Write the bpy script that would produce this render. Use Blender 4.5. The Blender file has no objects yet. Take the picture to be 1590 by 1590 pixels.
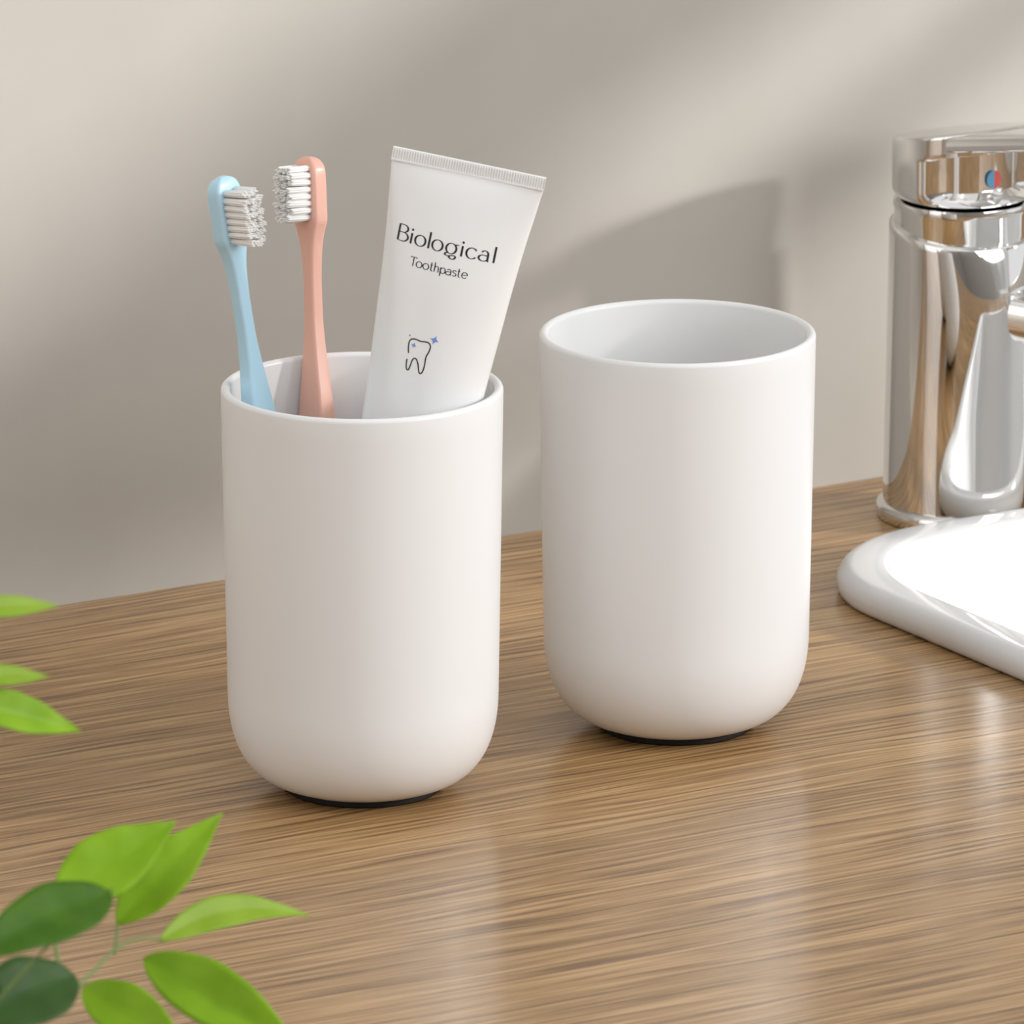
import bpy, bmesh, math, random
from mathutils import Vector, Matrix, noise
random.seed(7)
scn = bpy.context.scene
COL = scn.collection
V = Vector

# ------------------------------------------------------------------ helpers
def link(o, parent=None):
    COL.objects.link(o)
    if parent is not None:
        o.parent = parent
    return o

def mesh_obj(name, verts, faces, mats, parent=None, smooth=True, fmat=None, base=None):
    """one mesh object; world-space verts, stored relative to `base`"""
    b = V(base) if base is not None else V((0, 0, 0))
    me = bpy.data.meshes.new(name)
    me.from_pydata([tuple(V(v) - b) for v in verts], [], [tuple(f) for f in faces])
    if not isinstance(mats, (list, tuple)):
        mats = [mats]
    for m in mats:
        me.materials.append(m)
    if fmat:
        for p, i in zip(me.polygons, fmat):
            p.material_index = i
    bm = bmesh.new(); bm.from_mesh(me)
    bmesh.ops.recalc_face_normals(bm, faces=bm.faces)
    bm.to_mesh(me); bm.free()
    for p in me.polygons:
        p.use_smooth = smooth
    me.update()
    o = bpy.data.objects.new(name, me)
    if parent is None:
        o.location = b
    return link(o, parent)

def empty(name, loc):
    o = bpy.data.objects.new(name, None)
    o.empty_display_size = 0.01
    o.location = loc
    return link(o)

def tag(o, label=None, cat=None, group=None, kind=None):
    if label: o['label'] = label
    if cat: o['category'] = cat
    if group: o['group'] = group
    if kind: o['kind'] = kind
    return o

def auto_smooth(o, deg=40):
    me = o.data
    bm = bmesh.new(); bm.from_mesh(me)
    for e in bm.edges:
        if len(e.link_faces) == 2 and e.calc_face_angle(0) > math.radians(deg):
            e.smooth = False
    bm.to_mesh(me); bm.free()
    return o

def loft(rings, cap0=True, cap1=True, closed=True):
    n = len(rings[0]); vs = []; fs = []
    for r in rings: vs += [V(p) for p in r]
    for i in range(len(rings) - 1):
        for j in range(n if closed else n - 1):
            k = (j + 1) % n
            fs.append((i*n+j, i*n+k, (i+1)*n+k, (i+1)*n+j))
    if cap0: fs.append(tuple(range(n))[::-1])
    if cap1: fs.append(tuple((len(rings)-1)*n + j for j in range(n)))
    return vs, fs

def lathe(profile, n=96, centre=(0, 0, 0), cap0=False, cap1=False):
    c = V(centre)
    rings = [[c + V((r*math.cos(2*math.pi*j/n), r*math.sin(2*math.pi*j/n), z)) for j in range(n)] for r, z in profile]
    return loft(rings, cap0, cap1)

def lerp_table(tab, x):
    """smooth (Catmull-Rom) interpolation in a table of rows (x, a, b, ...)"""
    if x <= tab[0][0]: return list(tab[0][1:])
    if x >= tab[-1][0]: return list(tab[-1][1:])
    for i in range(len(tab)-1):
        if tab[i][0] <= x <= tab[i+1][0]:
            t = (x-tab[i][0])/(tab[i+1][0]-tab[i][0]); h = tab[i+1][0]-tab[i][0]
            out = []
            for k in range(1, len(tab[0])):
                p1, p2 = tab[i][k], tab[i+1][k]
                d = (p2-p1)/h
                dl = (p1-tab[i-1][k])/(tab[i][0]-tab[i-1][0]) if i > 0 else d
                dr = (tab[i+2][k]-p2)/(tab[i+2][0]-tab[i+1][0]) if i+2 < len(tab) else d
                m1 = 0 if dl*d <= 0 else (2*dl*d/(dl+d))
                m2 = 0 if dr*d <= 0 else (2*dr*d/(dr+d))
                t2, t3 = t*t, t*t*t
                out.append((2*t3-3*t2+1)*p1+(t3-2*t2+t)*h*m1+(-2*t3+3*t2)*p2+(t3-t2)*h*m2)
            return out

def box_geo(x0, x1, y0, y1, z0, z1):
    vs = [V((x, y, z)) for z in (z0, z1) for y in (y0, y1) for x in (x0, x1)]
    fs = [(0,2,3,1), (4,5,7,6), (0,1,5,4), (2,6,7,3), (0,4,6,2), (1,3,7,5)]
    return vs, fs

class Geo:
    def __init__(s): s.v = []; s.f = []
    def add(s, g):
        o = len(s.v); s.v += g[0]; s.f += [tuple(i+o for i in f) for f in g[1]]; return s

# ------------------------------------------------------------------ materials
def new_mat(name):
    m = bpy.data.materials.new(name); m.use_nodes = True
    nt = m.node_tree
    return m, nt, nt.nodes['Principled BSDF']

def simple(name, col, rough=.4, metal=0, spec=.5, bump=None, sss=0, coat=0, vary=.0, vscale=60):
    m, nt, p = new_mat(name)
    p.inputs['Base Color'].default_value = (*col, 1)
    p.inputs['Roughness'].default_value = rough
    p.inputs['Metallic'].default_value = metal
    p.inputs['Specular IOR Level'].default_value = spec
    p.inputs['Coat Weight'].default_value = coat
    p.inputs['Coat Roughness'].default_value = .08
    if sss:
        p.inputs['Subsurface Weight'].default_value = sss
        p.inputs['Subsurface Radius'].default_value = (.004, .003, .002)
        p.inputs['Subsurface Scale'].default_value = 1
    tc = nt.nodes.new('ShaderNodeTexCoord')
    nz = nt.nodes.new('ShaderNodeTexNoise'); nz.inputs['Scale'].default_value = vscale
    nt.links.new(tc.outputs['Object'], nz.inputs['Vector'])
    if vary:
        mx = nt.nodes.new('ShaderNodeMixRGB'); mx.blend_type = 'MULTIPLY'; mx.inputs[0].default_value = vary
        mx.inputs[1].default_value = (*col, 1)
        nt.links.new(nz.outputs['Fac'], mx.inputs[2]); nt.links.new(mx.outputs[0], p.inputs['Base Color'])
    if bump:
        b = nt.nodes.new('ShaderNodeBump'); b.inputs['Strength'].default_value = bump[0]
        b.inputs['Distance'].default_value = bump[1]
        nt.links.new(nz.outputs['Fac'], b.inputs['Height']); nt.links.new(b.outputs[0], p.inputs['Normal'])
    return m

def wood_mat():
    m, nt, p = new_mat('oak_wood'); N = nt.nodes.new; L = nt.links.new
    tc = N('ShaderNodeTexCoord')
    # gentle warp of the grain
    mw = N('ShaderNodeMapping'); mw.inputs['Scale'].default_value = (7, 22, 1)
    L(tc.outputs['Object'], mw.inputs['Vector'])
    nw = N('ShaderNodeTexNoise'); nw.inputs['Scale'].default_value = 1; nw.inputs['Detail'].default_value = 2
    L(mw.outputs[0], nw.inputs['Vector'])
    sub = N('ShaderNodeVectorMath'); sub.operation = 'SUBTRACT'; sub.inputs[1].default_value = (.5, .5, .5)
    L(nw.outputs['Color'], sub.inputs[0])
    scl = N('ShaderNodeVectorMath'); scl.operation = 'MULTIPLY'; scl.inputs[1].default_value = (0, .012, 0)
    L(sub.outputs[0], scl.inputs[0])
    add = N('ShaderNodeVectorMath'); add.operation = 'ADD'
    L(tc.outputs['Object'], add.inputs[0]); L(scl.outputs[0], add.inputs[1])
    def streak(sx, sy, detail, rough, off):
        mp = N('ShaderNodeMapping'); mp.inputs['Scale'].default_value = (sx, sy, 1); mp.inputs['Location'].default_value = (off, off*.7, 0)
        L(add.outputs[0], mp.inputs['Vector'])
        n = N('ShaderNodeTexNoise'); n.inputs['Scale'].default_value = 1; n.inputs['Detail'].default_value = detail
        n.inputs['Roughness'].default_value = rough
        L(mp.outputs[0], n.inputs['Vector']); return n
    a = streak(16, 590, 3, .5, 0)       # grain lines
    b = streak(2.0, 34, 2, .5, 3.1)     # broad tone
    c = streak(70, 1300, 2, .6, 7.7)     # pores
    ra = N('ShaderNodeValToRGB'); e = ra.color_ramp.elements
    e[0].position = .35; e[0].color = WOOD[0]
    e[1].position = .62; e[1].color = WOOD[3]
    x = e.new(.44); x.color = WOOD[1]
    x = e.new(.54); x.color = WOOD[2]
    L(a.outputs['Fac'], ra.inputs['Fac'])
    rb = N('ShaderNodeValToRGB'); e = rb.color_ramp.elements
    e[0].position = .3; e[0].color = (.86, .84, .82, 1); e[1].position = .7; e[1].color = (1.12, 1.12, 1.12, 1)
    L(b.outputs['Fac'], rb.inputs['Fac'])
    m1 = N('ShaderNodeMixRGB'); m1.blend_type = 'MULTIPLY'; m1.inputs[0].default_value = 1
    L(ra.outputs[0], m1.inputs[1]); L(rb.outputs[0], m1.inputs[2])
    rc = N('ShaderNodeValToRGB'); e = rc.color_ramp.elements
    e[0].position = .32; e[0].color = (.80, .76, .72, 1); e[1].position = .5; e[1].color = (1, 1, 1, 1)
    L(c.outputs['Fac'], rc.inputs['Fac'])
    m2 = N('ShaderNodeMixRGB'); m2.blend_type = 'MULTIPLY'; m2.inputs[0].default_value = .75
    L(m1.outputs[0], m2.inputs[1]); L(rc.outputs[0], m2.inputs[2])
    L(m2.outputs[0], p.inputs['Base Color'])
    bp = N('ShaderNodeBump'); bp.inputs['Strength'].default_value = .09; bp.inputs['Distance'].default_value = .0006
    L(a.outputs['Fac'], bp.inputs['Height']); L(bp.outputs[0], p.inputs['Normal'])
    p.inputs['Roughness'].default_value = .18
    p.inputs['Specular IOR Level'].default_value = .58
    return m

def wall_mat():
    m, nt, p = new_mat('taupe_plaster'); N = nt.nodes.new; L = nt.links.new
    tc = N('ShaderNodeTexCoord')
    n = N('ShaderNodeTexNoise'); n.inputs['Scale'].default_value = 22; n.inputs['Detail'].default_value = 5
    L(tc.outputs['Object'], n.inputs['Vector'])
    r = N('ShaderNodeValToRGB'); e = r.color_ramp.elements
    c = WALL
    e[0].position = .25; e[0].color = (c[0]*.96, c[1]*.96, c[2]*.955, 1)
    e[1].position = .75; e[1].color = (c[0]*1.03, c[1]*1.03, c[2]*1.035, 1)
    L(n.outputs['Fac'], r.inputs['Fac']); L(r.outputs[0], p.inputs['Base Color'])
    b = N('ShaderNodeBump'); b.inputs['Strength'].default_value = .05; b.inputs['Distance'].default_value = .002
    L(n.outputs['Fac'], b.inputs['Height']); L(b.outputs[0], p.inputs['Normal'])
    p.inputs['Roughness'].default_value = .75
    p.inputs['Specular IOR Level'].default_value = .25
    return m

def leaf_mat(name, col, col2):
    m, nt, p = new_mat(name); N = nt.nodes.new; L = nt.links.new
    tc = N('ShaderNodeTexCoord')
    n = N('ShaderNodeTexNoise'); n.inputs['Scale'].default_value = 90; n.inputs['Detail'].default_value = 3
    L(tc.outputs['Object'], n.inputs['Vector'])
    r = N('ShaderNodeValToRGB'); e = r.color_ramp.elements
    e[0].position = .35; e[0].color = (*col, 1); e[1].position = .65; e[1].color = (*col2, 1)
    L(n.outputs['Fac'], r.inputs['Fac']); L(r.outputs[0], p.inputs['Base Color'])
    p.inputs['Roughness'].default_value = .5; p.inputs['Specular IOR Level'].default_value = .3
    tr = N('ShaderNodeBsdfTranslucent'); L(r.outputs[0], tr.inputs['Color'])
    mx = N('ShaderNodeMixShader'); mx.inputs[0].default_value = .35
    out = nt.nodes['Material Output']
    L(p.outputs[0], mx.inputs[1]); L(tr.outputs[0], mx.inputs[2]); L(mx.outputs[0], out.inputs['Surface'])
    return m

WOOD = [(.170, .085, .028, 1), (.315, .180, .068, 1), (.395, .235, .097, 1), (.52, .330, .152, 1)]
WALL = (.465, .441, .403)
M_WOOD = wood_mat()
M_WALL = wall_mat()
M_CUP = simple('satin_white_ceramic', (.845, .85, .855), .33, spec=.45)
M_CONTACT = simple('contact_shadow_black', (.012, .010, .009), .6, spec=.2)  # near-black for the contact shadow modelled under the tumblers
M_CUPIN = simple('glazed_white_ceramic', (.86, .86, .855), .12, spec=.5)
M_SINK = simple('glossy_white_porcelain', (.74, .745, .75), .06, spec=.6)
M_CHROME = simple('polished_chrome', (.80, .79, .775), .035, metal=1)
M_BLUE = simple('light_blue_plastic', (.50, .76, .92), .3, spec=.5, coat=.2)
M_PINK = simple('coral_pink_plastic', (.84, .47, .37), .3, spec=.5, coat=.2)
M_BRIST = simple('white_nylon_bristles', (.88, .875, .86), .5)
M_TUBE = simple('white_laminate', (.88, .885, .89), .27, spec=.5)
M_CAP = simple('white_cap_plastic', (.82, .82, .82), .35)
M_INK = simple('black_ink', (.012, .012, .013), .45)
M_STAR = simple('periwinkle_ink', (.20, .31, .75), .45)
M_RED = simple('red_enamel', (.55, .10, .09), .3)
M_BLUEDOT = simple('blue_enamel', (.10, .30, .48), .3)
M_WHITEP = simple('white_paint', (.78, .77, .75), .5)
def dimmer_mat():  # grey see-through sheet that cuts the sun's strength
    m, nt, p = new_mat('sun_dimmer'); N = nt.nodes.new; L = nt.links.new
    t = N('ShaderNodeBsdfTransparent'); t.inputs['Color'].default_value = (.66, .66, .66, 1)
    d = N('ShaderNodeBsdfTranslucent'); d.inputs['Color'].default_value = (.8, .8, .8, 1)
    x = N('ShaderNodeMixShader'); x.inputs[0].default_value = .18
    L(t.outputs[0], x.inputs[1]); L(d.outputs[0], x.inputs[2])
    L(x.outputs[0], nt.nodes['Material Output'].inputs['Surface'])
    return m
M_DIMMER = dimmer_mat()
M_FLOOR = simple('grey_floor_tile', (.35, .33, .31), .5, vary=.3, vscale=8)
M_LEAF = leaf_mat('fresh_leaf', (.27, .50, .010), (.35, .60, .020))
M_LEAFL = leaf_mat('young_leaf', (.32, .50, .03), (.38, .56, .05))
M_LEAFD = leaf_mat('dark_leaf', (.055, .16, .004), (.085, .21, .007))
M_LEAFG = leaf_mat('deep_leaf', (.05, .12, .02), (.065, .15, .03))
M_STEM = simple('green_stem', (.16, .24, .07), .5)
M_POT = simple('grey_stoneware', (.45, .43, .41), .6, bump=(.2, .001))
M_SOIL = simple('potting_soil', (.05, .035, .025), .9, bump=(1, .004), vary=.6, vscale=200)

# ------------------------------------------------------------------ setting
XW = 0.75           # inner face of the right wall
g = box_geo(-1.78, XW + .08, 0, .08, -.85, 1.6)
tag(mesh_obj('wall_back', *g, M_WALL, smooth=False), kind='structure')
g = box_geo(-1.78, 2.6, -3.4, 0, -.90, -.85)
tag(mesh_obj('floor', *g, M_FLOOR, smooth=False), kind='structure')
g = box_geo(-1.78, -1.7, -3.4, 0, -.85, 1.6)
tag(mesh_obj('wall_left', *g, M_WALL, smooth=False), kind='structure')
g = box_geo(-1.78, 2.6, -3.48, -3.4, -.85, 1.6)
tag(mesh_obj('wall_front', *g, M_WALL, smooth=False), kind='structure')
# unseen right wall, openings cut to steer where the sun falls
OY0, OY1, OZ0, OZ1 = -.62, -.14, .03, 1.15
WALL_END = -1.95; PY0 = -1.75
w = Geo()
w.add(box_geo(XW, XW+.08, WALL_END, 0, -.85, OZ0)).add(box_geo(XW, XW+.08, WALL_END, 0, OZ1, 1.6))
w.add(box_geo(XW, XW+.08, WALL_END, PY0, OZ0, OZ1)).add(box_geo(XW, XW+.08, PY0, -.86, .66, OZ1)).add(box_geo(XW, XW+.08, OY1, 0, OZ0, OZ1))
tag(mesh_obj('wall_right', w.v, w.f, M_WHITEP, smooth=False), kind='structure')
# added unseen frame, its bars and panels shaped to throw the wall's shade bands
wf = Geo()
fx0, fx1 = XW+.0, XW+.03
for a in ((OY0, OY1, OZ0, OZ0+.025), (OY0, OY1, OZ1-.03, OZ1), (OY0, OY0+.02, OZ0, .50), (-.86, -.84, .485, OZ1), (-.86, OY0+.02, .485, .50), (OY1-.02, OY1, OZ0, OZ1)):
    wf.add(box_geo(fx0, fx1, *a))
fx0, fx1 = XW, XW+.006
wf.add(box_geo(fx0, fx1, -.572, -.567, OZ0, OZ1))       # slim bar holding the blockers
def panel(*q):                                          # flat panel, corners given as (y, z)
    vs = [V((x, y, z)) for x in (fx0, fx1) for (y, z) in q]
    n = len(q)
    return vs, [tuple(range(n)), tuple(range(n, 2*n))[::-1]] + [(k, (k+1) % n, n+(k+1) % n, n+k) for k in range(n)]
wf.add(panel((-.570, .297), (-.570, .377), (OY1, .475), (OY1, .366)))       # broad slanted sun blocker for the upper shade band
wf.add(panel((-.570, .310), (-.570, .350), (-.395, .345), (-.395, .223)))   # sun blocker darkening the lower left of the wall
wf.add(panel((-.397, .250), (-.397, .279), (OY1, .354), (OY1, .333)))       # narrow sun blocker for the thin shade streak
tag(mesh_obj('sun_gobo', wf.v, wf.f, M_WHITEP, smooth=False), kind='structure')
w2 = Geo()  # unseen frame and pane, added to dim the sun on the tumblers
for a in ((PY0, OY0, OZ0, OZ0+.02), (PY0, -.86, .645, .66), (PY0, PY0+.02, OZ0, .66)):
    w2.add(box_geo(XW+.03, XW+.06, *a))
dimmer = tag(mesh_obj('sun_dimmer_frame', w2.v, w2.f, M_WHITEP, smooth=False), kind='structure')
pg = Geo().add(box_geo(XW+.044, XW+.046, PY0+.02, -.86, OZ0+.02, .645)).add(box_geo(XW+.044, XW+.046, -.86, OY0-.004, OZ0+.02, .485))
mesh_obj('sun_dimmer_pane', pg.v, pg.f, M_DIMMER, dimmer, smooth=False)

# ------------------------------------------------------------------ countertop with the basin cut-out
def rrect(x0, x1, y0, y1, r, n=14):
    pts = []
    for cx, cy, a0 in ((x1-r, y1-r, 0), (x0+r, y1-r, 90), (x0+r, y0+r, 180), (x1-r, y0+r, 270)):
        for k in range(n+1):
            a = math.radians(a0 + 90*k/n)
            pts.append((cx+r*math.cos(a), cy+r*math.sin(a)))
    return pts
SX0, SX1, SY0, SY1 = .2035, .60, -.40, -.0745     # basin outline
bm = bmesh.new()
outer = [bm.verts.new((x, y, 0)) for x, y in ((-1.0, -.80), (XW, -.80), (XW, 0), (-1.0, 0))]
inner = [bm.verts.new((x, y, 0)) for x, y in rrect(SX0+.012, SX1-.012, SY0+.012, SY1-.012, .045)]
es = []
for loop in (outer, inner):
    for i in range(len(loop)): es.append(bm.edges.new((loop[i], loop[(i+1) % len(loop)])))
bmesh.ops.triangle_fill(bm, use_beauty=True, use_dissolve=False, edges=es)
ret = bmesh.ops.extrude_face_region(bm, geom=list(bm.faces))
bmesh.ops.translate(bm, vec=(0, 0, -.04), verts=[e for e in ret['geom'] if isinstance(e, bmesh.types.BMVert)])
bmesh.ops.recalc_face_normals(bm, faces=bm.faces)
me = bpy.data.meshes.new('countertop'); bm.to_mesh(me); bm.free(); me.materials.append(M_WOOD)
ct = link(bpy.data.objects.new('countertop', me))
tag(ct, 'oak wood countertop with fine straight grain running along the taupe wall', 'countertop')

# ------------------------------------------------------------------ tumblers
H = .1094
def cup_profile():
    R1, R0, qx, qz, n = .0375, .03625, .0214, .0282, 2.57
    out = [(0.0, .0000), (.0100, .0000), (R0-qx+.006, .0000)]
    for k in range(29):                          # outer corner, from the foot up
        t = math.pi/2*(1-k/28)
        if R0-qx+qx*max(0, math.cos(t))**(2/n) < R0-qx+.0062: continue
        out.append((R0-qx+qx*max(0, math.cos(t))**(2/n), qz-qz*math.sin(t)**(2/n)))
    for k in range(1, 15):
        t = k/15; out.append((R0+(R1-R0)*t, qz+(H-.0013-qz)*t))
    nout = len(out)
    wl = .0024; rr = wl/2                        # rounded lip
    for k in range(0, 13):
        a = math.pi*k/12
        out.append((R1-rr+rr*math.cos(a), H-rr+rr*math.sin(a)))
    nlip = len(out)
    for k in range(1, 15):
        t = 1-k/15; out.append((R0-wl+(R1-R0)*t, qz+(H-.0013-qz)*t))
    qi = qx-.001; zi = .004
    for k in range(25):
        t = math.pi/2*k/24
        out.append((R0-wl-qi+qi*max(0, math.cos(t))**(2/n), qz-(qz-zi)*math.sin(t)**(2/n)))
    out.append((0.0, zi))
    return out, nlip
prof, nlip = cup_profile()
NSEG = 128
SH = V((-math.sin(math.radians(31))*.0058, -math.cos(math.radians(31))*.0058, .0015))   # tumblers lifted onto the black contact-shadow ring
vs, fs = lathe([(max(r, 1e-6), z) for r, z in prof], NSEG)
fm = [1 if (i // NSEG) >= nlip-1 else 0 for i in range(len(fs))]
CUP1 = V((0, -.1965, 0)); CUP2 = V((.1031, -.1891, 0))
cup = mesh_obj('tumbler', vs, fs, [M_CUP, M_CUPIN], fmat=fm)
bm = bmesh.new(); bm.from_mesh(cup.data); bmesh.ops.remove_doubles(bm, verts=bm.verts, dist=2e-6); bm.to_mesh(cup.data); bm.free()
cup.location = CUP1 + SH
shadow_ring_prof = [(1e-5, 0), (.0150, 0), (.0195, .0014), (.0208, .0010), (.0212, .0002), (.0212, -.0011), (.0207, -.0015), (.0150, -.0015), (1e-5, -.0015)]  # low black disc in place of the shadow beneath each tumbler
foot = tag(auto_smooth(mesh_obj('contact_shadow_ring', *lathe(shadow_ring_prof, 96), M_CONTACT, cup), 50), 'black ring standing in for the contact shadow')
tag(cup, 'white ceramic tumbler holding two toothbrushes and a toothpaste tube', 'cup', 'white ceramic tumblers')
cup_b = cup.copy(); cup_b.location = CUP2 + SH; link(cup_b)
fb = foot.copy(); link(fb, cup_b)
tag(cup_b, 'empty white ceramic tumbler standing between the filled tumbler and the faucet', 'cup')

# ------------------------------------------------------------------ toothbrushes
PSI = math.radians(31)
RV = V((math.cos(PSI), -math.sin(PSI), 0)); FV = V((math.sin(PSI), math.cos(PSI), 0))
HEADROWS = 8
def toothbrush(name, top, bot, ang, mat, label, s0, blen):
    top = V(top) + SH; bot = V(bot) + SH
    a = (bot-top); Lm = a.length; a.normalize()
    n = RV*math.sin(ang) - FV*math.cos(ang)      # bristle side
    n = (n - a*n.dot(a)).normalized(); w = a.cross(n)
    root = empty(name, bot); tag(root, label, 'toothbrush', 'toothbrushes in the tumbler')
    mm = .001
    #      s     half width, half thickness
    tab = [(0.0, .9, .7), (.35, 2.0, 1.3), (1.0, 3.1, 1.8), (2.0, 3.95, 2.1), (3.2, 4.45, 2.3), (5, 4.65, 2.35), (16.2, 4.75, 2.4), (17.3, 4.6, 2.4),
           (19.3, 3.85, 2.3), (22.6, 2.95, 2.15), (27, 2.35, 2.0), (34, 2.05, 1.9), (42, 2.05, 1.95), (50, 2.55, 2.15), (58, 3.4, 2.5), (66, 4.4, 2.8),
           (76, 5.2, 3.1), (90, 5.6, 3.2), (140, 5.4, 3.1), (Lm/mm-3, 4.8, 2.8), (Lm/mm-.8, 3.6, 2.2), (Lm/mm, 1.5, 1.0)]
    def ring(s):
        hw, ht = lerp_table(tab, s)
        c = min(hw, ht)*.42
        pts = []
        for sx, sy in ((1, 1), (-1, 1), (-1, -1), (1, -1)):
            arc = []
            for k in range(6):
                q = math.pi/2*k/5
                arc.append((hw-c+c*math.cos(q), ht-c+c*math.sin(q)))
            if sx*sy < 0: arc = arc[::-1]
            pts += [(sx*x, sy*y) for x, y in arc]
        return [top + a*(s*mm) + w*(x*mm) + n*(y*mm) for x, y in pts]
    SEAM = 18.0
    s1 = [0, .12, .35, .65, 1.0, 1.5, 2.0, 2.6, 3.2, 4, 5, 8, 12, 14, 15.2, 16.2, 16.8, 17.3, SEAM]
    s2 = [SEAM] + [SEAM+1.2*i for i in range(1, 60)]
    s2 += [90+4*i for i in range(0, 40) if 90+4*i < Lm/mm-4] + [Lm/mm-3, Lm/mm-2, Lm/mm-1, Lm/mm-.4, Lm/mm]
    auto_smooth(mesh_obj('head', *loft([ring(s) for s in s1], True, False), mat, root, base=bot), 60)
    auto_smooth(mesh_obj('handle', *loft([ring(s) for s in s2], False, True), mat, root, base=bot), 60)
    # bristle tufts: three columns, each a bundle of short filaments
    rnd = random.Random(len(name)+int(ang*100))
    for r in range(HEADROWS):
        for ccol in (-1, 0, 1):
            if r in (0, HEADROWS-1) and ccol == 0 and False: continue
            s = s0 + r*1.86 + (0.5 if ccol == 0 else 0)
            wx = ccol*2.5*(.78 if r in (0, HEADROWS-1) else 1)
            gg = Geo()
            L0 = blen + (.5 if r % 2 else 0) + rnd.uniform(-.25, .25)
            lean_w = rnd.uniform(-.25, .25); lean_s = rnd.uniform(-.25, .25)
            for q in range(8):
                if q == 0: dx, dy = 0, 0
                else:
                    aa = q*2*math.pi/7; dx, dy = .62*math.cos(aa), .52*math.sin(aa)
                Lq = L0 + rnd.uniform(-.45, .45); spread = 1 + rnd.uniform(.05, .4)
                rings = []
                for t, rad in ((0, .40), (.5, .39), (.93, .34), (1.0, .15)):
                    cs = s + dy*(1+(spread-1)*t) + lean_s*t; cw = wx + dx*(1+(spread-1)*t) + lean_w*t
                    h = 1.9 + Lq*t
                    rings.append([top + a*((cs+rad*math.sin(u))*mm) + w*((cw+rad*math.cos(u))*mm) + n*(h*mm)
                                  for u in [2*math.pi*k/8 for k in range(8)]])
                gg.add(loft(rings, True, True))
            mesh_obj('bristle_tuft', gg.v, gg.f, M_BRIST, root, base=bot)
    return root
toothbrush('toothbrush', (-.03206, -.1784, .16635), (-.00997, -.18584, .00809), math.radians(50), M_BLUE,
           'light blue toothbrush with white bristles leaning left in the tumbler', 4.0, 7.9)
toothbrush('toothbrush', (.00756, -.15555, .16253), (-.00153, -.17925, .01511), math.radians(-47), M_PINK,
           'coral pink toothbrush with white bristles standing beside the toothpaste tube', 3.0, 7.7)

# ------------------------------------------------------------------ toothpaste tube
T0 = V((.02051, -.21816, .17198)) + SH; TA = V((-.1624, .09758, -.98189)).normalized()
yaw = math.radians(5)
TN = (-FV*math.cos(yaw) - RV*math.sin(yaw)); TN = (TN - TA*TN.dot(TA)).normalized()
TX = TN.cross(TA)
TB = T0 + TA*.166
tube = empty('toothpaste_tube', TB)
tag(tube, 'white toothpaste tube with black lettering tilted in the tumbler', 'toothpaste tube')
TT = [(3.2, 20.4, .55), (4.2, 20.35, .75), (6, 20.1, 1.4), (10, 19.7, 2.6), (16, 19.0, 4.1), (24, 18.2, 6.0), (34, 17.4, 8.0), (48, 16.5, 10.0),
      (62, 15.6, 11.6), (80, 14.8, 12.9), (100, 14.2, 13.6), (146, 14.0, 14.0)]
mm = .001
def tube_pt(ang, v, tab=TT):
    hw, ht = lerp_table(tab, v)
    return T0 + TA*(v*mm) + TX*(hw*math.cos(ang)*mm) + TN*(ht*math.sin(ang)*mm)
NT = 72
vsamp = [3.2, 3.7, 4.2, 5, 6, 8] + [10+2*i for i in range(0, 69)]
rings = [[tube_pt(2*math.pi*k/NT, v) for k in range(NT)] for v in vsamp]
for v, r in ((147.5, 13.2), (149, 11.5), (150, 9.0)):
    rings.append([T0 + TA*(v*mm) + TX*(r*math.cos(2*math.pi*k/NT)*mm) + TN*(r*math.sin(2*math.pi*k/NT)*mm) for k in range(NT)])
mesh_obj('tube_body', *loft(rings), M_TUBE, tube, base=TB)
# ribbed crimp along the end
NR = 58; front = []; back = []
def crimp_ring(v, sc=1.0):
    pts = []
    NS = NR*6
    for i in range(NS+1):
        x = -20.5 + 41.0*i/NS
        t = (.50 + .17*math.cos(2*math.pi*i/6))*sc
        if v < .5 or v > 3.2: t = .5*sc
        pts.append((x, t))
    ring = pts + [(x, -t) for x, t in reversed(pts)]
    return [T0 + TA*(v*mm) + TX*(x*mm) + TN*(t*mm) for x, t in ring]
mesh_obj('crimped_end', *loft([crimp_ring(v, s) for v, s in ((0, .55), (.15, .9), (.45, 1), (.6, 1), (3.0, 1), (3.25, 1.3), (3.6, 1.35))]), M_TUBE, tube, base=TB, smooth=False)
cr = [(149.5, 9.6), (150, 10.0), (160, 9.4), (165, 9.2), (166, 8.4)]
mesh_obj('screw_cap', *loft([[T0 + TA*(v*mm) + TX*(r*math.cos(2*math.pi*k/48)*mm) + TN*(r*math.sin(2*math.pi*k/48)*mm) for k in range(48)] for v, r in cr]), M_CAP, tube, base=TB)

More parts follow.
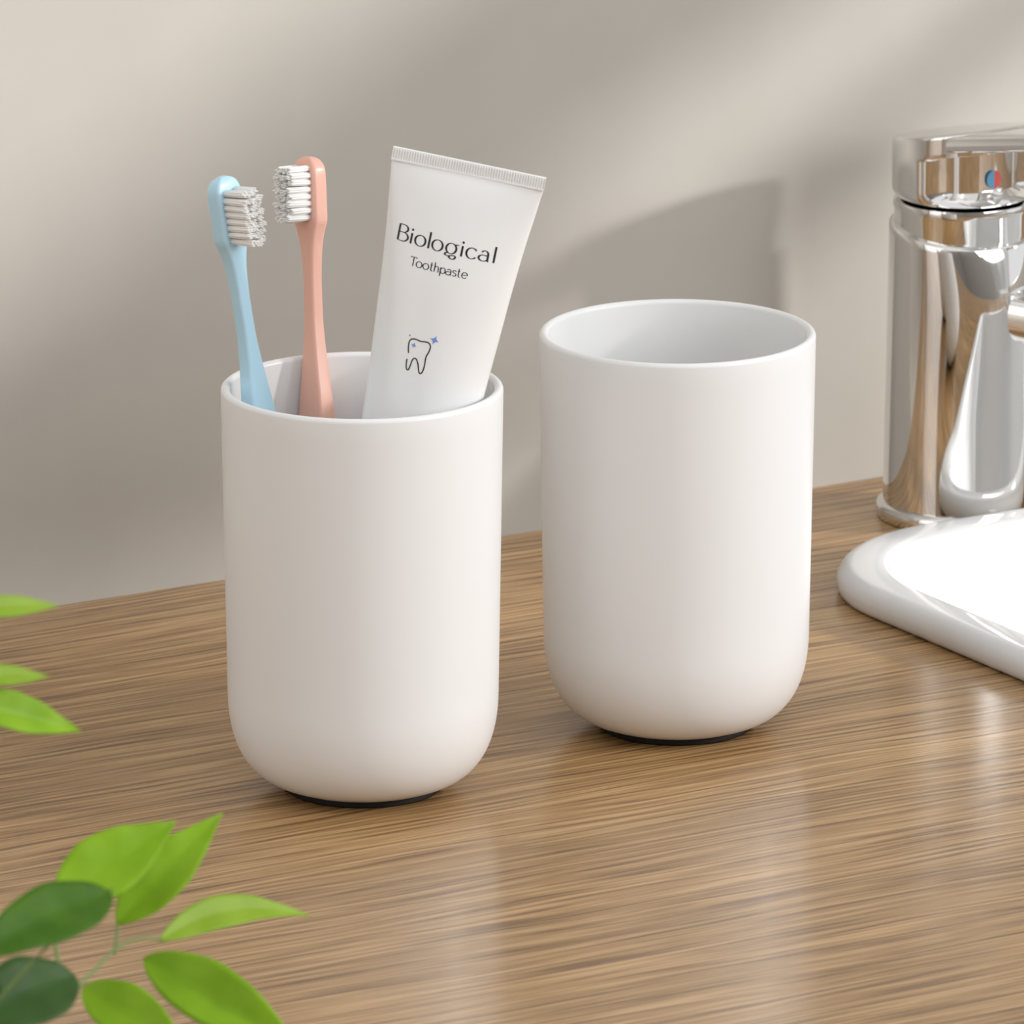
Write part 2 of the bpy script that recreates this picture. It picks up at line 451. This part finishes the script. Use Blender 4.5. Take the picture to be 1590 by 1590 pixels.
PX = .17003      # millimetres per unit of the print layout
def on_tube(u, v, lift=.05):
    """print-layout coordinates -> point just above the front of the tube"""
    U = u*PX; W = v*PX
    hw, ht = lerp_table(TT, W)
    q = max(0.0, 1-(U/hw)**2)
    return T0 + TA*(W*mm) + TX*(U*mm) + TN*((ht*math.sqrt(q)+lift)*mm)
def resample(pts, step):
    out = [V((*pts[0], 0))]
    for i in range(len(pts)-1):
        a, b = V((*pts[i], 0)), V((*pts[i+1], 0)); k = max(1, int((b-a).length/step))
        for j in range(1, k+1): out.append(a.lerp(b, j/k))
    return out
def ribbon(gg, pts, mapf, tmin, tmax, step=.8, taper=False):
    """a pen stroke: thick along verticals, hairline along horizontals"""
    P = resample(pts, step)
    L, Rr = [], []
    for i, p in enumerate(P):
        d = (P[min(i+1, len(P)-1)] - P[max(i-1, 0)])
        if d.length < 1e-9: d = V((1, 0, 0))
        d.normalize(); nn = V((-d.y, d.x, 0))
        hw = .5*(tmin+(tmax-tmin)*abs(d.y)**1.5)
        L.append(p+nn*hw); Rr.append(p-nn*hw)
    o = len(gg.v)
    for l, r in zip(L, Rr): gg.v += [mapf(l.x, l.y), mapf(r.x, r.y)]
    for i in range(len(P)-1): gg.f.append((o+2*i, o+2*i+1, o+2*i+3, o+2*i+2))
def disc(gg, cx, cy, r, mapf, n=12):
    o = len(gg.v)
    gg.v += [mapf(cx, cy)] + [mapf(cx+r*math.cos(2*math.pi*k/n), cy+r*math.sin(2*math.pi*k/n)) for k in range(n)]
    gg.f += [(o, o+1+k, o+1+(k+1) % n) for k in range(n)]
def arc(cx, cy, rx, ry, a0, a1, n=24):
    return [(cx+rx*math.cos(math.radians(a0+(a1-a0)*k/n)), cy+ry*math.sin(math.radians(a0+(a1-a0)*k/n))) for k in range(n+1)]
def glyph(ch, x, s=1.0):
    """strokes and dots of one letter, stem or centre at x, baseline 0, y up; x-height 16, ascender 25"""
    S, D = [], []
    if ch == 'B':
        S = [[(0, 0), (0, 25)], [(0, 25), (6, 25)] + arc(6, 19.2, 7.6, 5.8, 90, -90) + [(0, 13.4)], [(0, 13.4), (7, 13.4)] + arc(7, 6.7, 8.6, 6.7, 90, -90) + [(0, 0)]]
    elif ch == 'i': S = [[(0, 0), (0, 16)]]; D = [(0, 21.3, 1.9)]
    elif ch == 'l': S = [[(0, 0), (0, 25)]]
    elif ch == 'o': S = [arc(0, 8, 8.2, 8.2, 0, 360, 40)]
    elif ch == 'g':
        S = [arc(0, 8.3, 8.0, 7.9, 0, 360, 40), [(5.6, 14), (8, 15.6), (11.5, 15.2)],
             [(-5, 1.5), (-8, -.2), (-8.3, -2.2), (-5, -3.6), (0, -2.6), (5, -1.2), (8, -2), (8.6, -4.6), (6, -7), (2, -7.2), (-1.5, -5), (-.5, -2.8)]]
    elif ch == 'c': S = [arc(0, 8, 8.4, 8.2, 38, 322, 32)]
    elif ch == 'a':
        S = [[(0, 1), (0, 10)] + arc(-5.5, 10, 5.5, 6, 0, 150, 14), arc(-7, 4.6, 7, 4.6, 60, 330, 24), [(-3.5, 8.6), (0, 9.3)], [(0, 1), (1.8, 0)]]
    elif ch == 'T': S = [[(0, 0), (0, 25)], [(-8.5, 22.5), (-7.5, 25), (7.5, 25), (8.5, 22.5)]]
    elif ch == 't': S = [[(0, 23), (0, 4)] + arc(4, 4, 4, 4, 180, 290, 8), [(-3, 16), (4.5, 16)]]
    elif ch == 'h': S = [[(0, 0), (0, 26)], [(0, 10)] + arc(5.5, 10.2, 5.5, 5.8, 160, 0, 14) + [(11, 0)]]
    elif ch == 'p': S = [[(0, -8), (0, 16)], arc(6.8, 8, 6.8, 8, 0, 360, 30)]
    elif ch == 's': S = [[(5, 13.5)] + arc(.3, 12, 4.6, 4, 30, 215, 12) + arc(.8, 4.2, 5, 4.2, 70, -150, 14)]
    elif ch == 'e': S = [[(-7.5, 8.6), (7.6, 8.6)] + arc(0, 8, 7.8, 8, 5, 318, 34)]
    return [[(x+a*s, b*s) for a, b in st] for st in S], [(x+a*s, b*s, r*s) for a, b, r in D]
def word(name, letters, u0, v0, slope, s, tmin, tmax):
    gg = Geo()
    mp = lambda X, Y: on_tube(u0+X, v0 + slope*X - Y)
    for ch, x in letters:
        S, D = glyph(ch, x, s)
        for st in S: ribbon(gg, st, mp, tmin, tmax, .7)
        for d in D: disc(gg, *d, mp)
    return mesh_obj(name, gg.v, gg.f, M_INK, tube, base=TB)
word('title_lettering', [('B', 0), ('i', 21), ('o', 35.5), ('l', 49.5), ('o', 63), ('g', 85), ('i', 102), ('c', 117.5), ('a', 143), ('l', 153)],
     -86, 139, .028, 1.0, 1.15, 3.2)
word('subtitle_lettering', [('T', 0), ('o', 9.6), ('o', 20.4), ('t', 28.8), ('h', 34.4), ('p', 43.8), ('a', 60.2), ('s', 65.6), ('t', 72.4), ('e', 82.0)],
     -54.5, 172, .02, .55, .95, 1.7)
def px_to_uv(x, y):
    dx, dy = x-730, y-252
    return dx*.9775+dy*.211, -dx*.193+dy*.981
tooth = [(363,510),(361,485),(362,460),(366,432),(374,413),(386,403),(400,400),(420,402),(438,409),(455,416),(478,419),(500,420),(516,424),(528,434),(534,448),(534,462),(528,482),(518,502),(507,520),(498,538),(493,560),(490,582),(485,606),(478,630),(470,648),(461,660),(451,664),(443,655),(440,638),(438,616),(436,592),(430,568),(424,555),(415,548),(405,548),(396,555),(388,570),(380,592),(371,614),(363,632),(354,641),(346,634),(343,618),(343,596),(346,574),(350,555)]
gg = Geo()
ident = lambda X, Y: on_tube(X, Y)
ribbon(gg, [px_to_uv(560+x/4.97, 440+y/4.97) for x, y in tooth], ident, 2.0, 2.0, 1.0)
mesh_obj('tooth_emblem', gg.v, gg.f, M_INK, tube, base=TB)
def star(name, x, y, r, mat, rot=.25):
    gg = Geo(); cu, cv = px_to_uv(560+x/4.97, 440+y/4.97)
    gg.v.append(on_tube(cu, cv, .06)); n = 24
    for k in range(n):
        a = 2*math.pi*k/n; rr = r/(abs(math.cos(a))**.62+abs(math.sin(a))**.62)**(1/.62)*1.15
        gg.v.append(on_tube(cu+rr*math.cos(a+rot), cv+rr*math.sin(a+rot), .06))
    gg.f += [(0, 1+k, 1+(k+1) % n) for k in range(n)]
    tag(mesh_obj(name, gg.v, gg.f, mat, tube, base=TB), 'small blue printed sparkle')
star('sparkle_mark', 566, 406, 6.4, M_STAR)
star('sparkle_mark', 404, 449, 4.2, M_STAR)
gg = Geo(); disc(gg, *px_to_uv(560+374/4.97, 440+375/4.97), 1.4, ident)
mesh_obj('dot_mark', gg.v, gg.f, M_STAR, tube, base=TB)

# ------------------------------------------------------------------ faucet
FC = V((.2895, -.0477, 0))
fau = empty('faucet', FC)
tag(fau, 'polished chrome single lever faucet standing behind the washbasin', 'faucet')
NF = 128
def polar(fn, zs, cap0=True, cap1=True):
    return loft([[FC + V(fn(2*math.pi*k/NF, z)) for k in range(NF)] for z in zs], cap0, cap1)
fl = [(.0215, 0), (.0243, .0002), (.0247, .0010), (.0247, .0034), (.0243, .0043), (.0236, .0047), (.0226, .0048), (.0222, .0052), (.0222, .0060)]
auto_smooth(mesh_obj('base_flange', *lathe(fl, NF, FC, True, True), M_CHROME, fau, base=FC), 50)
def sstep(a, b, x):
    t = min(1, max(0, (x-a)/(b-a))); return t*t*(3-2*t)
def ang_off(phi): # angle from the front direction (-y)
    d = (phi + math.pi/2 + math.pi) % (2*math.pi) - math.pi
    return d
BH = .0868
def body_fn(phi, z):
    r0 = .0228 - .0012*(z/BH)
    lobe = math.exp(-(ang_off(phi)/.62)**2)
    r = r0 + lobe*(.0012*sstep(.030, .064, z) - .0026*max(0, (z-.064)/(BH-.064))**2)
    y = r*math.sin(phi)
    zt = z
    if z > .07:    # top cut leans down towards the spout
        zt = z + (y*.13 + .0)*((z-.07)/(BH-.07))
    return (r*math.cos(phi), y, zt)
zs = [.0052 + (BH-.0052)*i/44 for i in range(45)]
bd = [[FC + V(body_fn(2*math.pi*k/NF, z)) for k in range(NF)] for z in zs]
top = bd[-1]
cen = FC + V((0, 0, BH))
for sc, dz in ((.985, .0005), (.96, .0007), (.90, .0007), (.84, -.001)):
    bd.append([cen.lerp(p, sc) + V((0, 0, dz)) for p in top])
auto_smooth(mesh_obj('body', *loft(bd), M_CHROME, fau, base=FC), 50)
# spout
SD = V((.52, -.854, 0)); SP = V((.854, .52, 0))      # towards the middle of the basin
def spout_ring(t):
    q = .012 + .115*t; zc = .0640 - .006*t*t - .004*t
    hw = .0115 - .001*t; hh = .0085 - .003*t
    r = []
    for k in range(40):
        a = 2*math.pi*k/40
        cx, cz = math.cos(a), math.sin(a)
        lx = hw*math.copysign(abs(cx)**.7, cx)
        r.append(FC + SD*q + SP*lx + V((0, 0, zc + hh*math.copysign(abs(cz)**.7, cz))))
    return r
rr = [spout_ring(i/16) for i in range(17)]
c_end = sum(rr[-1], V())/40
rr.append([c_end.lerp(p, .9) + SD*.0012 for p in rr[-1]])
auto_smooth(mesh_obj('spout', *loft(rr), M_CHROME, fau, base=FC), 50)
# collar between body and lever
cl = [(.0170, .084), (.0196, .0845), (.0200, .0865), (.0203, .0932), (.0206, .0942), (.0202, .0958), (.018, .0961)]
auto_smooth(mesh_obj('collar', *lathe(cl, NF, FC, True, True), M_CHROME, fau, base=FC), 50)
# lever: a cap whose front is scooped out under the lip, with a tongue drawn out over the basin
ZT = .1160; SL = .19; RC0 = .0209
def scoop(phi): return 1-sstep(math.radians(44), math.radians(74), abs(ang_off(phi)))
def cap_ring(r0, t):
    """t = 0 at the foot of the cap, 1 on the sloping top"""
    pts = []
    for k in range(NF):
        phi = 2*math.pi*k/NF
        zt = ZT - SL*RC0*math.sin(phi)
        g = scoop(phi)
        zl = zt - .0068                            # underside of the lip
        z = .0962 + t*(zl-.0962) if t <= 1 else zl + (t-1)*(zt-zl)
        depth = g*.27*(sstep(.03, .25, t)*(1-sstep(.965, 1.02, t)) if t < 1.03 else 0)
        r = r0*(1-depth)
        zz = z if r0 > RC0*.9 else z - SL*(r-RC0)*math.sin(phi)*(1 if t > 1 else 0)
        pts.append(FC + V((r*math.cos(phi), r*math.sin(phi), zz)))
    return pts
rings = [cap_ring(.0160, 0), cap_ring(.0182, .006), cap_ring(.0194, .04), cap_ring(.0201, .09), cap_ring(.0206, .16)]
rings += [cap_ring(RC0, .25+.05*i) for i in range(14)]
rings += [cap_ring(RC0, t) for t in (.94, .965, .975, .985, .995, 1.005, 1.015, 1.03, 1.2, 1.5, 1.8, 1.90)]
rings += [cap_ring(RC0*.992, 1.96), cap_ring(RC0*.975, 1.99), cap_ring(RC0*.93, 2.0), cap_ring(RC0*.6, 2.0), cap_ring(RC0*.05, 2.0)]
auto_smooth(mesh_obj('lever_cap', *loft(rings), M_CHROME, fau, base=FC), 50)
def tongue_ring(t):
    y = -.010 - .066*t; hw = .0158 - .0050*t; th = .0060 - .0014*t
    if t > .86: hw *= math.sqrt(max(.02, 1-((t-.86)/.14)**2))
    zt = ZT - SL*y - .00015
    r = []
    for k in range(40):
        a = 2*math.pi*k/40; cx, cz = math.cos(a), math.sin(a)
        r.append(FC + V((hw*math.copysign(abs(cx)**.45, cx), y, zt - th/2 + th/2*math.copysign(abs(cz)**.45, cz))))
    return r
auto_smooth(mesh_obj('lever', *loft([tongue_ring(i/28) for i in range(29)]), M_CHROME, fau, base=FC), 50)
# hot and cold mark: two half discs on the bored front of the cap
dc = FC + V((0, -.0209*.73-.0003, .1042))
def half(sign):
    n = 16; vs = []
    for dy in (0, -.0006):
        vs += [dc + V((.0024*math.sin(math.pi*k/n)*sign, dy, .0027*math.cos(math.pi*k/n))) for k in range(n+1)]
    m = n+1
    fs = [tuple(range(m)), tuple(range(m, 2*m))[::-1]] + [(k, k+1, m+k+1, m+k) for k in range(n)] + [(n, 0, m, m+n)]
    return vs, fs
tag(mesh_obj('cold_mark', *half(-1), M_BLUEDOT, fau, base=FC, smooth=False), 'blue half of the round temperature mark')
tag(mesh_obj('hot_mark', *half(1), M_RED, fau, base=FC, smooth=False), 'red half of the round temperature mark')

# ------------------------------------------------------------------ washbasin
def basin_ring(inset, z, r):
    return [V((x, y, z)) for x, y in rrect(SX0+inset, SX1-inset, SY0+inset, SY1-inset, r, 18)]
RC = .056
br = [(.0185, -.10, .035), (.0145, -.042, .04), (.0135, -.0002, .0425), (.0130, .0001, .043), (.0022, .0001, RC-.0022), (.0008, .0008, RC-.0008), (.0002, .0022, RC), (0, .0040, RC), (.0004, .0058, RC), (.0016, .0074, RC-.0012),
      (.0032, .0083, RC-.003), (.005, .0086, RC-.005), (.011, .0084, RC-.011), (.0135, .0080, RC-.0125), (.0150, .0072, RC-.0135), (.0165, .0055, RC-.0145), (.019, .0005, RC-.016),
      (.0225, -.010, RC-.018), (.028, -.028, RC-.020), (.036, -.050, RC-.020), (.048, -.066, RC-.018), (.066, -.075, RC-.016), (.095, -.079, RC-.018), (.13, -.081, .03)]
vs, fs = loft([basin_ring(*b) for b in br], True, True)
ws = mesh_obj('washbasin', vs, fs, M_SINK, base=(.40, -.24, 0))
tag(ws, 'white porcelain washbasin with a rounded rim set into the countertop', 'washbasin')

# ------------------------------------------------------------------ potted plant in the foreground
POT = V((-.375, -.60, 0))
plant = empty('potted_plant', POT)
tag(plant, 'out of focus leafy green plant reaching in from the near left corner', 'plant')
pr = [(.0, .0), (.032, 0), (.0345, .0015), (.044, .055), (.0445, .058), (.0435, .060), (.0415, .060), (.0405, .057), (.040, .048), (.0, .047)]
auto_smooth(mesh_obj('pot', *lathe([(max(r, 1e-5), z) for r, z in pr], 64, POT), M_POT, plant, base=POT), 50)
sr = []
for k in range(9):
    r = .0402*k/8
    sr.append((max(r, 1e-5), .0515 + .0012*math.sin(k*2.3) - .002*(k/8)))
mesh_obj('soil', *lathe(sr, 48, POT), M_SOIL, plant, base=POT)
CAMV = V((-.4976, -.8280, .2582))
def leaf(base, tip, hw, mat, up=.45, fold=.35, droop=.10, twist=0.0, belly=.9, bend=0.0):
    b, t = V(base), V(tip); ax = t-b; L = ax.length; ax.normalize()
    n = (CAMV + V((0, 0, 1))*up).normalized(); n = (n-ax*n.dot(ax)).normalized()
    n = Matrix.Rotation(twist, 3, ax) @ n
    w = ax.cross(n)
    NU, NV = 28, 10; vs = []
    for i in range(NU+1):
        u = i/NU
        prof = (math.sin(math.pi*u**.80)**belly)*(1-.35*u**3) + .012
        if u > .9: prof *= 1-.3*(u-.9)/.1
        for j in range(NV+1):
            q = -1+2*j/NV
            x = hw*prof*q*1.12
            z = abs(q)*fold*hw*prof - droop*L*(u-.5)**2*1.0 + .04*hw*math.sin(u*22)*abs(q)
            vs.append(b + ax*(u*L) + w*(x - bend*(4*u*(1-u))) + n*z)
    fs = [(i*(NV+1)+j, i*(NV+1)+j+1, (i+1)*(NV+1)+j+1, (i+1)*(NV+1)+j) for i in range(NU) for j in range(NV)]
    o = mesh_obj('leaf', vs, fs, mat, plant, base=POT)
    md = o.modifiers.new('thickness', 'SOLIDIFY'); md.thickness = .0003; md.offset = 0
    return b
LEAVES = [
 ((-.2736, -.5279, .0962), (-.2399, -.5249, .1103), .0071, M_LEAF, {}),
 ((-.2542, -.5221, .0870), (-.2236, -.5171, .1077), .0056, M_LEAF, {}),
 ((-.2861, -.5788, .1152), (-.3361, -.6012, .1127), .0067, M_LEAFD, {}),
 ((-.2456, -.5272, .0833), (-.2007, -.5192, .0799), .0037, M_LEAFL, {'bend': .0040}),
 ((-.2540, -.5338, .0825), (-.2318, -.5706, .0650), .0067, M_LEAF, {}),
 ((-.2707, -.5355, .0786), (-.2590, -.5658, .0683), .0058, M_LEAF, {}),
 ((-.2859, -.5613, .0908), (-.3247, -.5731, .0872), .0079, M_LEAFG, {}),
 ((-.3074, -.5485, .1542), (-.2746, -.5448, .1415), .0043, M_LEAF, {}),
 ((-.3120, -.5574, .1626), (-.2854, -.5500, .1571), .0024, M_LEAFL, {}),
 ((-.3118, -.5575, .1777), (-.2834, -.5512, .1736), .0025, M_LEAFL, {}),
]
for b, t, hw, m, kw in LEAVES: leaf(b, t, hw, m, **kw)
def stem(pts, r0, r1):
    P = [V(p) for p in pts]; Q = []
    for i in range(len(P)-1):                     # Catmull-Rom
        p0, p1, p2, p3 = P[max(i-1, 0)], P[i], P[i+1], P[min(i+2, len(P)-1)]
        for k in range(8):
            t = k/8
            Q.append(.5*((2*p1)+(p2-p0)*t+(2*p0-5*p1+4*p2-p3)*t*t+(3*p1-p0-3*p2+p3)*t**3))
    Q.append(P[-1]); rings = []
    for i, p in enumerate(Q):
        d = (Q[min(i+1, len(Q)-1)]-Q[max(i-1, 0)]).normalized()
        a = d.orthogonal().normalized(); b = d.cross(a); r = r0+(r1-r0)*i/(len(Q)-1)
        rings.append([p+(a*math.cos(2*math.pi*k/8)+b*math.sin(2*math.pi*k/8))*r for k in range(8)])
    mesh_obj('stem', *loft(rings), M_STEM, plant, base=POT)
root = (-.372, -.598, .050)
stem([root, (-.345, -.585, .085), (-.3177, -.5656, .082), (-.2837, -.551, .0827), (-.258, -.5315, .0852), (-.2456, -.5272, .0833)], .0006, .0003)
stem([root, (-.36, -.59, .10), (-.335, -.575, .145), (-.3118, -.5575, .1777)], .0007, .0004)
stem([(-.340, -.578, .135), (-.322, -.563, .150), (-.3074, -.5485, .1542)], .0005, .0003)
stem([(-.330, -.571, .152), (-.32, -.563, .160), (-.3120, -.5574, .1626)], .0007, .0004)
stem([(-.2837, -.551, .0827), (-.2770, -.5345, .0900), (-.2736, -.5279, .0962)], .0006, .0003)
stem([(-.3177, -.5656, .082), (-.296, -.570, .103), (-.2861, -.5788, .1152)], .0005, .0003)
stem([(-.262, -.535, .0848), (-.257, -.527, .0855), (-.2542, -.5221, .0870)], .0005, .0003)

# ------------------------------------------------------------------ light
sun = bpy.data.lights.new('sun', 'SUN'); sun.energy = 3.3; sun.angle = math.radians(4.2); sun.color = (1, .978, .95)
so = link(bpy.data.objects.new('sun', sun))
so.rotation_euler = V((-.824, .566, -.32)).to_track_quat('-Z', 'Y').to_euler()
so.location = (2.5, -1.8, 1.2)
wd = bpy.data.worlds.new('world'); scn.world = wd; wd.use_nodes = True
bgn = wd.node_tree.nodes['Background']
bgn.inputs['Color'].default_value = (.78, .79, .81, 1); bgn.inputs['Strength'].default_value = 1.0
def area(name, loc, target, sx, sy, e, col=(1, 1, 1)):
    l = bpy.data.lights.new(name, 'AREA'); l.shape = 'RECTANGLE'; l.size = sx; l.size_y = sy; l.energy = e; l.color = col
    o = link(bpy.data.objects.new(name, l)); o.location = loc
    o.rotation_euler = (V(target)-V(loc)).to_track_quat('-Z', 'Y').to_euler()
    return o

area('fill_area_right', (.64, -1.20, .52), (.05, -.19, .05), .8, .5, 6.8, (.97, .985, 1))  # added unseen lamp brightening the right sides of the tumblers
area('fill_area_left', (-1.32, -.53, .24), (0, -.19, .06), 1.0, 1.5, 3.6, (.96, .98, 1))  # unseen fill lamp, added to lift the tumblers' left sides

# ------------------------------------------------------------------ camera
cam = bpy.data.cameras.new('camera'); co = link(bpy.data.objects.new('camera', cam))
co.location = (-1.33266, -2.49162, .78354)
E0 = math.radians(14.959273934)
fwd = V((math.sin(PSI)*math.cos(E0), math.cos(PSI)*math.cos(E0), -math.sin(E0)))
co.rotation_euler = fwd.to_track_quat('-Z', 'Y').to_euler()
cam.sensor_width = 36; cam.lens = 16000*36/1590
cam.clip_start = .1; cam.clip_end = 50
cam.dof.use_dof = True; cam.dof.focus_distance = 2.78; cam.dof.aperture_fstop = 46
scn.camera = co
scn.view_settings.view_transform = 'Standard'; scn.view_settings.look = 'None'
scn.view_settings.exposure = .20; scn.view_settings.gamma = 1
scn.view_settings.use_curve_mapping = False
scn.cycles.use_denoising = True
scn.cycles.max_bounces = 8
